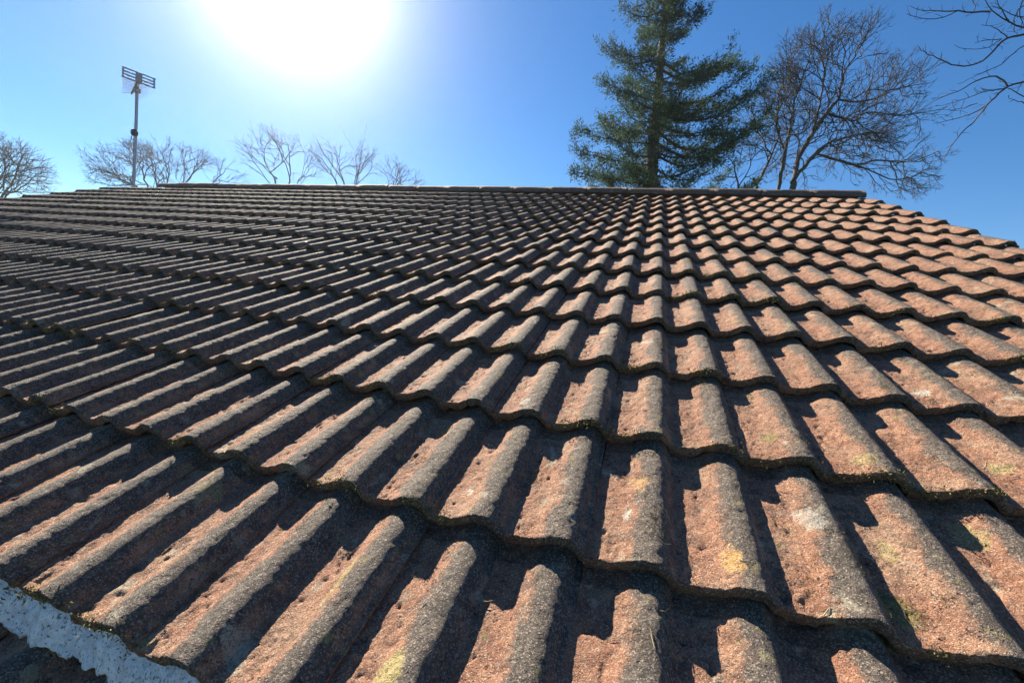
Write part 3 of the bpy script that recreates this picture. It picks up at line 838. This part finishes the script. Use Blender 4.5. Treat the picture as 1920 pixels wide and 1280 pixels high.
def aerial():
    D = 7.55
    top = at(257.5, 168, D)
    foot = np.array([top[0], top[1], 0.0])
    low = top[2] - 2.6
    t = thing('tv_aerial', 'television aerial with slatted reflector on a thin mast beside the roof verge', 'aerial', (top[0], top[1], low))
    org = np.array([top[0], top[1], low])
    m = MB(); zz = np.linspace(low, top[2], 9)
    m.tube(np.stack([top[0] + np.array([0, 0, 0, 0, .004, .008, .010, .004, 0]), np.full(9, top[1]), zz], 1), np.full(9, .020), 12)
    mast = m.build('mast', M_MAST, t, org=org)
    # wall bracket
    for dz in (.25, .75):
        br_ = MB(); br_.box((top[0] + .09, top[1], low + dz), np.eye(3), (.13, .015, .02))
        br_.build('wall_bracket', M_MAST, mast, smooth=False, org=org)
    # amplifier box with cable loop
    am = at(253.5, 248, D); am = np.array([top[0], top[1], am[2]])
    a_ = MB(); s = np.linspace(0, math.pi, 11)
    ctr = am + np.array([0, -.02, 0])
    a_.tube(np.stack([ctr[0] + 0 * s, ctr[1] + 0 * s, ctr[2] + np.cos(s) * .062], 1), np.maximum(.003, .056 * np.sin(s) ** .7), 14)
    amp = a_.build('amplifier_box', M_PLAS, mast, org=org)
    cb = MB(); s = np.linspace(0, 2 * math.pi, 20)
    cb.tube(np.stack([ctr[0] - .045 + .035 * np.cos(s), ctr[1] + 0 * s, ctr[2] - .085 + .05 * np.sin(s)], 1), np.full(20, .005), 6)
    z2 = np.linspace(low, top[2] - .02, 24)
    cb.tube(np.stack([top[0] - .024 + .004 * np.sin(z2 * 9), np.full(24, top[1] - .01), z2], 1), np.full(24, .005), 6)
    cb.build('cable', M_PLAS, mast, org=org)
    # boom: level, pointing away from the viewer
    vp = at(97, 512, 1.0) - CAM; bd = np.array([vp[0], vp[1], 0]); bd /= np.linalg.norm(bd)
    rc = at(260.5, 146, D - .30)
    bl = 1.05
    side = np.cross(bd, [0, 0, 1]); side /= np.linalg.norm(side); upv = np.array([0, 0, 1.])
    if side @ AX[:, 0] < 0: side = -side
    boom = MB(); boom.box(rc + bd * bl * .5, np.stack([side, bd, upv], 1), (.012, bl * .5, .012))
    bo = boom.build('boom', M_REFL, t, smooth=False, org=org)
    # clamp between boom and mast top
    cl = MB(); q = rc + bd * .33
    cl.tube(np.array([top, [top[0], top[1], q[2] + .03]]), [.022, .022], 10)
    cl.box(np.array([top[0], top[1], top[2] - .02]), np.eye(3), (.035, .035, .04))
    cl.build('clamp', M_MAST, mast, org=org)
    # reflector: two slatted panels either side of a plate
    rf = MB(); ax = np.stack([side, bd, upv], 1)
    hw, hh = .205, .08
    for sgn in (-1, 1):
        for i in range(4):
            rf.box(rc + side * sgn * (hw * .5 + .02) + upv * (-hh + 2 * hh * i / 3), ax, (hw * .5, .006, .011))
        rf.box(rc + side * sgn * hw, ax, (.011, .0065, hh + .0115))
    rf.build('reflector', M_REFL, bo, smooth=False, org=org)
    pl = MB(); pl.box(rc + bd * .002, ax, (.045, .012, hh * 1.05)); pl.box(rc + bd * .05 - upv * .05, ax, (.03, .05, .03))
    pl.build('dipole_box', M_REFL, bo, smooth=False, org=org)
    for i in range(8):
        c = rc + bd * (.16 + .115 * i)
        e = MB(); w_ = .20 - .008 * i
        for s1 in (-1, 1):
            for s2 in (-1, 1):
                tip_ = c + side * s1 * w_ + upv * s2 * .075
                e.tube(np.array([c, tip_]), [.0045, .0045], 6)
        e.build('director', M_ELEM, bo, org=org)
aerial()

# ------------------------------------------------------------------ moss on the roof (part of the roof)
Nmo = NT('moss'); tco = Nmo.n('ShaderNodeTexCoord'); gm = Nmo.n('ShaderNodeNewGeometry')
mcol = Nmo.mix(gm.outputs['Random Per Island'], (.06, .055, .014), (.24, .21, .06))
mcol = Nmo.mix(Nmo.ramp(Nmo.noise(tco.outputs['Object'], 9, 3), .45, .7, 0, .8), mcol, (.10, .062, .03))
M_MOSS = Nmo.fin(mcol, .95)
def moss():
    rs = np.random.RandomState(12); Vm, Fm = [], []
    blades = []
    def surf(x, y):
        """height of the visible tile surface at roof (x, y)"""
        v = (y - S0) % G
        return profile(np.array([x - X_L]))[0] - HR - DZ * v / G
    def tuft(x, y, z, n, size, hang=False):
        for _ in range(n):
            o0 = np.array([x, y, z]) + rs.normal(0, 1, 3) * size * np.array([1, .8, .15])
            d = rs.normal(0, .6, 3) + (np.array([0, -.5, -.9]) if hang else np.array([0, -.1, .8])); d /= np.linalg.norm(d)
            w = np.cross(d, rs.normal(0, 1, 3)); w /= np.linalg.norm(w) + 1e-9
            l = size * rs.uniform(.35, .9); ww = l * .15
            blades.append((o0 - w * ww, o0 + d * l * .5 + w * ww * 1.1, o0 + d * l, o0 + d * l * .4 - w * ww))
    for r in range(-1, 14):
        y = S0 + r * G
        for xx in np.arange(X_L + .05, X_R, .011):
            dist = math.hypot(xx, y)
            p = vnoise(np.array([[xx * 9, r * 3.7, 1.5]]))[0]
            t = ((xx - X_L) / (W / 2)) % 1.0
            if p < .17 or rs.rand() > .8: continue
            if dist > 6 and rs.rand() < .5: continue
            z = surf(xx, y + 1e-4)
            tuft(xx, y + rs.uniform(-.004, .006), z + (-.004 if rs.rand() < .5 else 0), 26 if dist < 2.5 else 6, .0075 + .004 * rs.rand() + .0015 * dist * .3, rs.rand() < .55)
    # clumps out on the tile faces
    for px, py in [(1445, 815), (1500, 820), (1228, 955), (1225, 985), (1490, 965), (1560, 985), (1500, 670), (1415, 700), (1750, 735), (1530, 1075), (1690, 1160), (1740, 1130), (1545, 1060),
                   (1600, 1050), (1235, 640), (840, 790), (560, 965), (1570, 1180), (1320, 700), (1660, 720), (640, 730), (470, 740), (800, 850), (1010, 870), (1790, 1120)]:
        x, y = roof_xy(px, py, -.006)
        for _ in range(26):
            a, b = x + rs.normal(0, .010), y + rs.normal(0, .014)
            tuft(a, b, surf(a, b), 7, .005)
    for _ in range(900):
        x, y = rs.uniform(X_L + .2, X_R - .1), rs.uniform(.6, 5.0)
        z = surf(x, y); tuft(x, y, z, 3, .006 + .0012 * math.hypot(x, y))
    lit = MB()
    for _ in range(70):
        rr_ = rs.rand() ** 1.6
        y = .35 + 3.6 * rr_; x = rs.uniform(-1.4 - 2.6 * rr_, min(X_R - .1, .9 + 1.6 * rr_))
        a = rs.uniform(0, math.pi); L = rs.uniform(.005, .016)
        pts = []
        for q in (-1, 0, 1):
            xx, yy = x + math.cos(a) * L * q, y + math.sin(a) * L * q + (q * q) * L * .2
            pts.append((xx, yy, surf(xx, yy) + .002))
        zz = max(p_[2] for p_ in pts); pts = [(p_[0], p_[1], max(p_[2], zz - .006)) for p_ in pts]
        lit.tube(np.array(pts), [.0006, .0008, .0004], 4)
    Nl = NT('dry_straw'); M_STRAW = Nl.fin((.38, .29, .16), .8)
    o = lit.build('leaf_litter', M_STRAW, roof); o['kind'] = 'stuff'
    V = np.array(blades).reshape(-1, 3); F = np.arange(len(V)).reshape(-1, 4)
    o = link_mesh('moss', mesh_np('moss', V, F), (M_MOSS,), roof); o['kind'] = 'stuff'
    # ridge-top moss
    blades.clear()
    up = np.array([0, sp, cp])
    for xx in np.arange(RX0, RX1, .012):
        if rs.rand() < .35: continue
        a = rs.normal(0, .5)
        c = np.array([xx, APEX_Y, -.060]) + np.array([0, cp, -sp]) * math.sin(a) * .108 + up * math.cos(a) * .093
        tuft(c[0], c[1], c[2], 3, .011)
    V = np.array(blades).reshape(-1, 3); F = np.arange(len(V)).reshape(-1, 4)
    o = link_mesh('ridge_moss', mesh_np('ridge_moss', V, F), (M_MOSS,), roof); o['kind'] = 'stuff'
moss()

# ------------------------------------------------------------------ haze: thin air volume added to make the sun's glow and veiling glare
HAZE = 0.00068
x0, x1, y0, y1, z0, z1 = -60, 60, -12, 60, -1.0, 24.5
V, F = slab(x0, x1, y0, y1, z0, z1)
hz_m = bpy.data.materials.new('haze_air'); hz_m.use_nodes = True
ht = hz_m.node_tree; ht.nodes.clear()
ho = ht.nodes.new('ShaderNodeOutputMaterial'); pv = ht.nodes.new('ShaderNodeVolumePrincipled')
pv.inputs['Color'].default_value = (.93, .96, 1.0, 1); pv.inputs['Density'].default_value = HAZE; pv.inputs['Anisotropy'].default_value = 0.90
ht.links.new(pv.outputs[0], ho.inputs['Volume'])
o = link_mesh('haze', flat(mesh_np('haze', V, F)), (hz_m,)); o['kind'] = 'stuff'
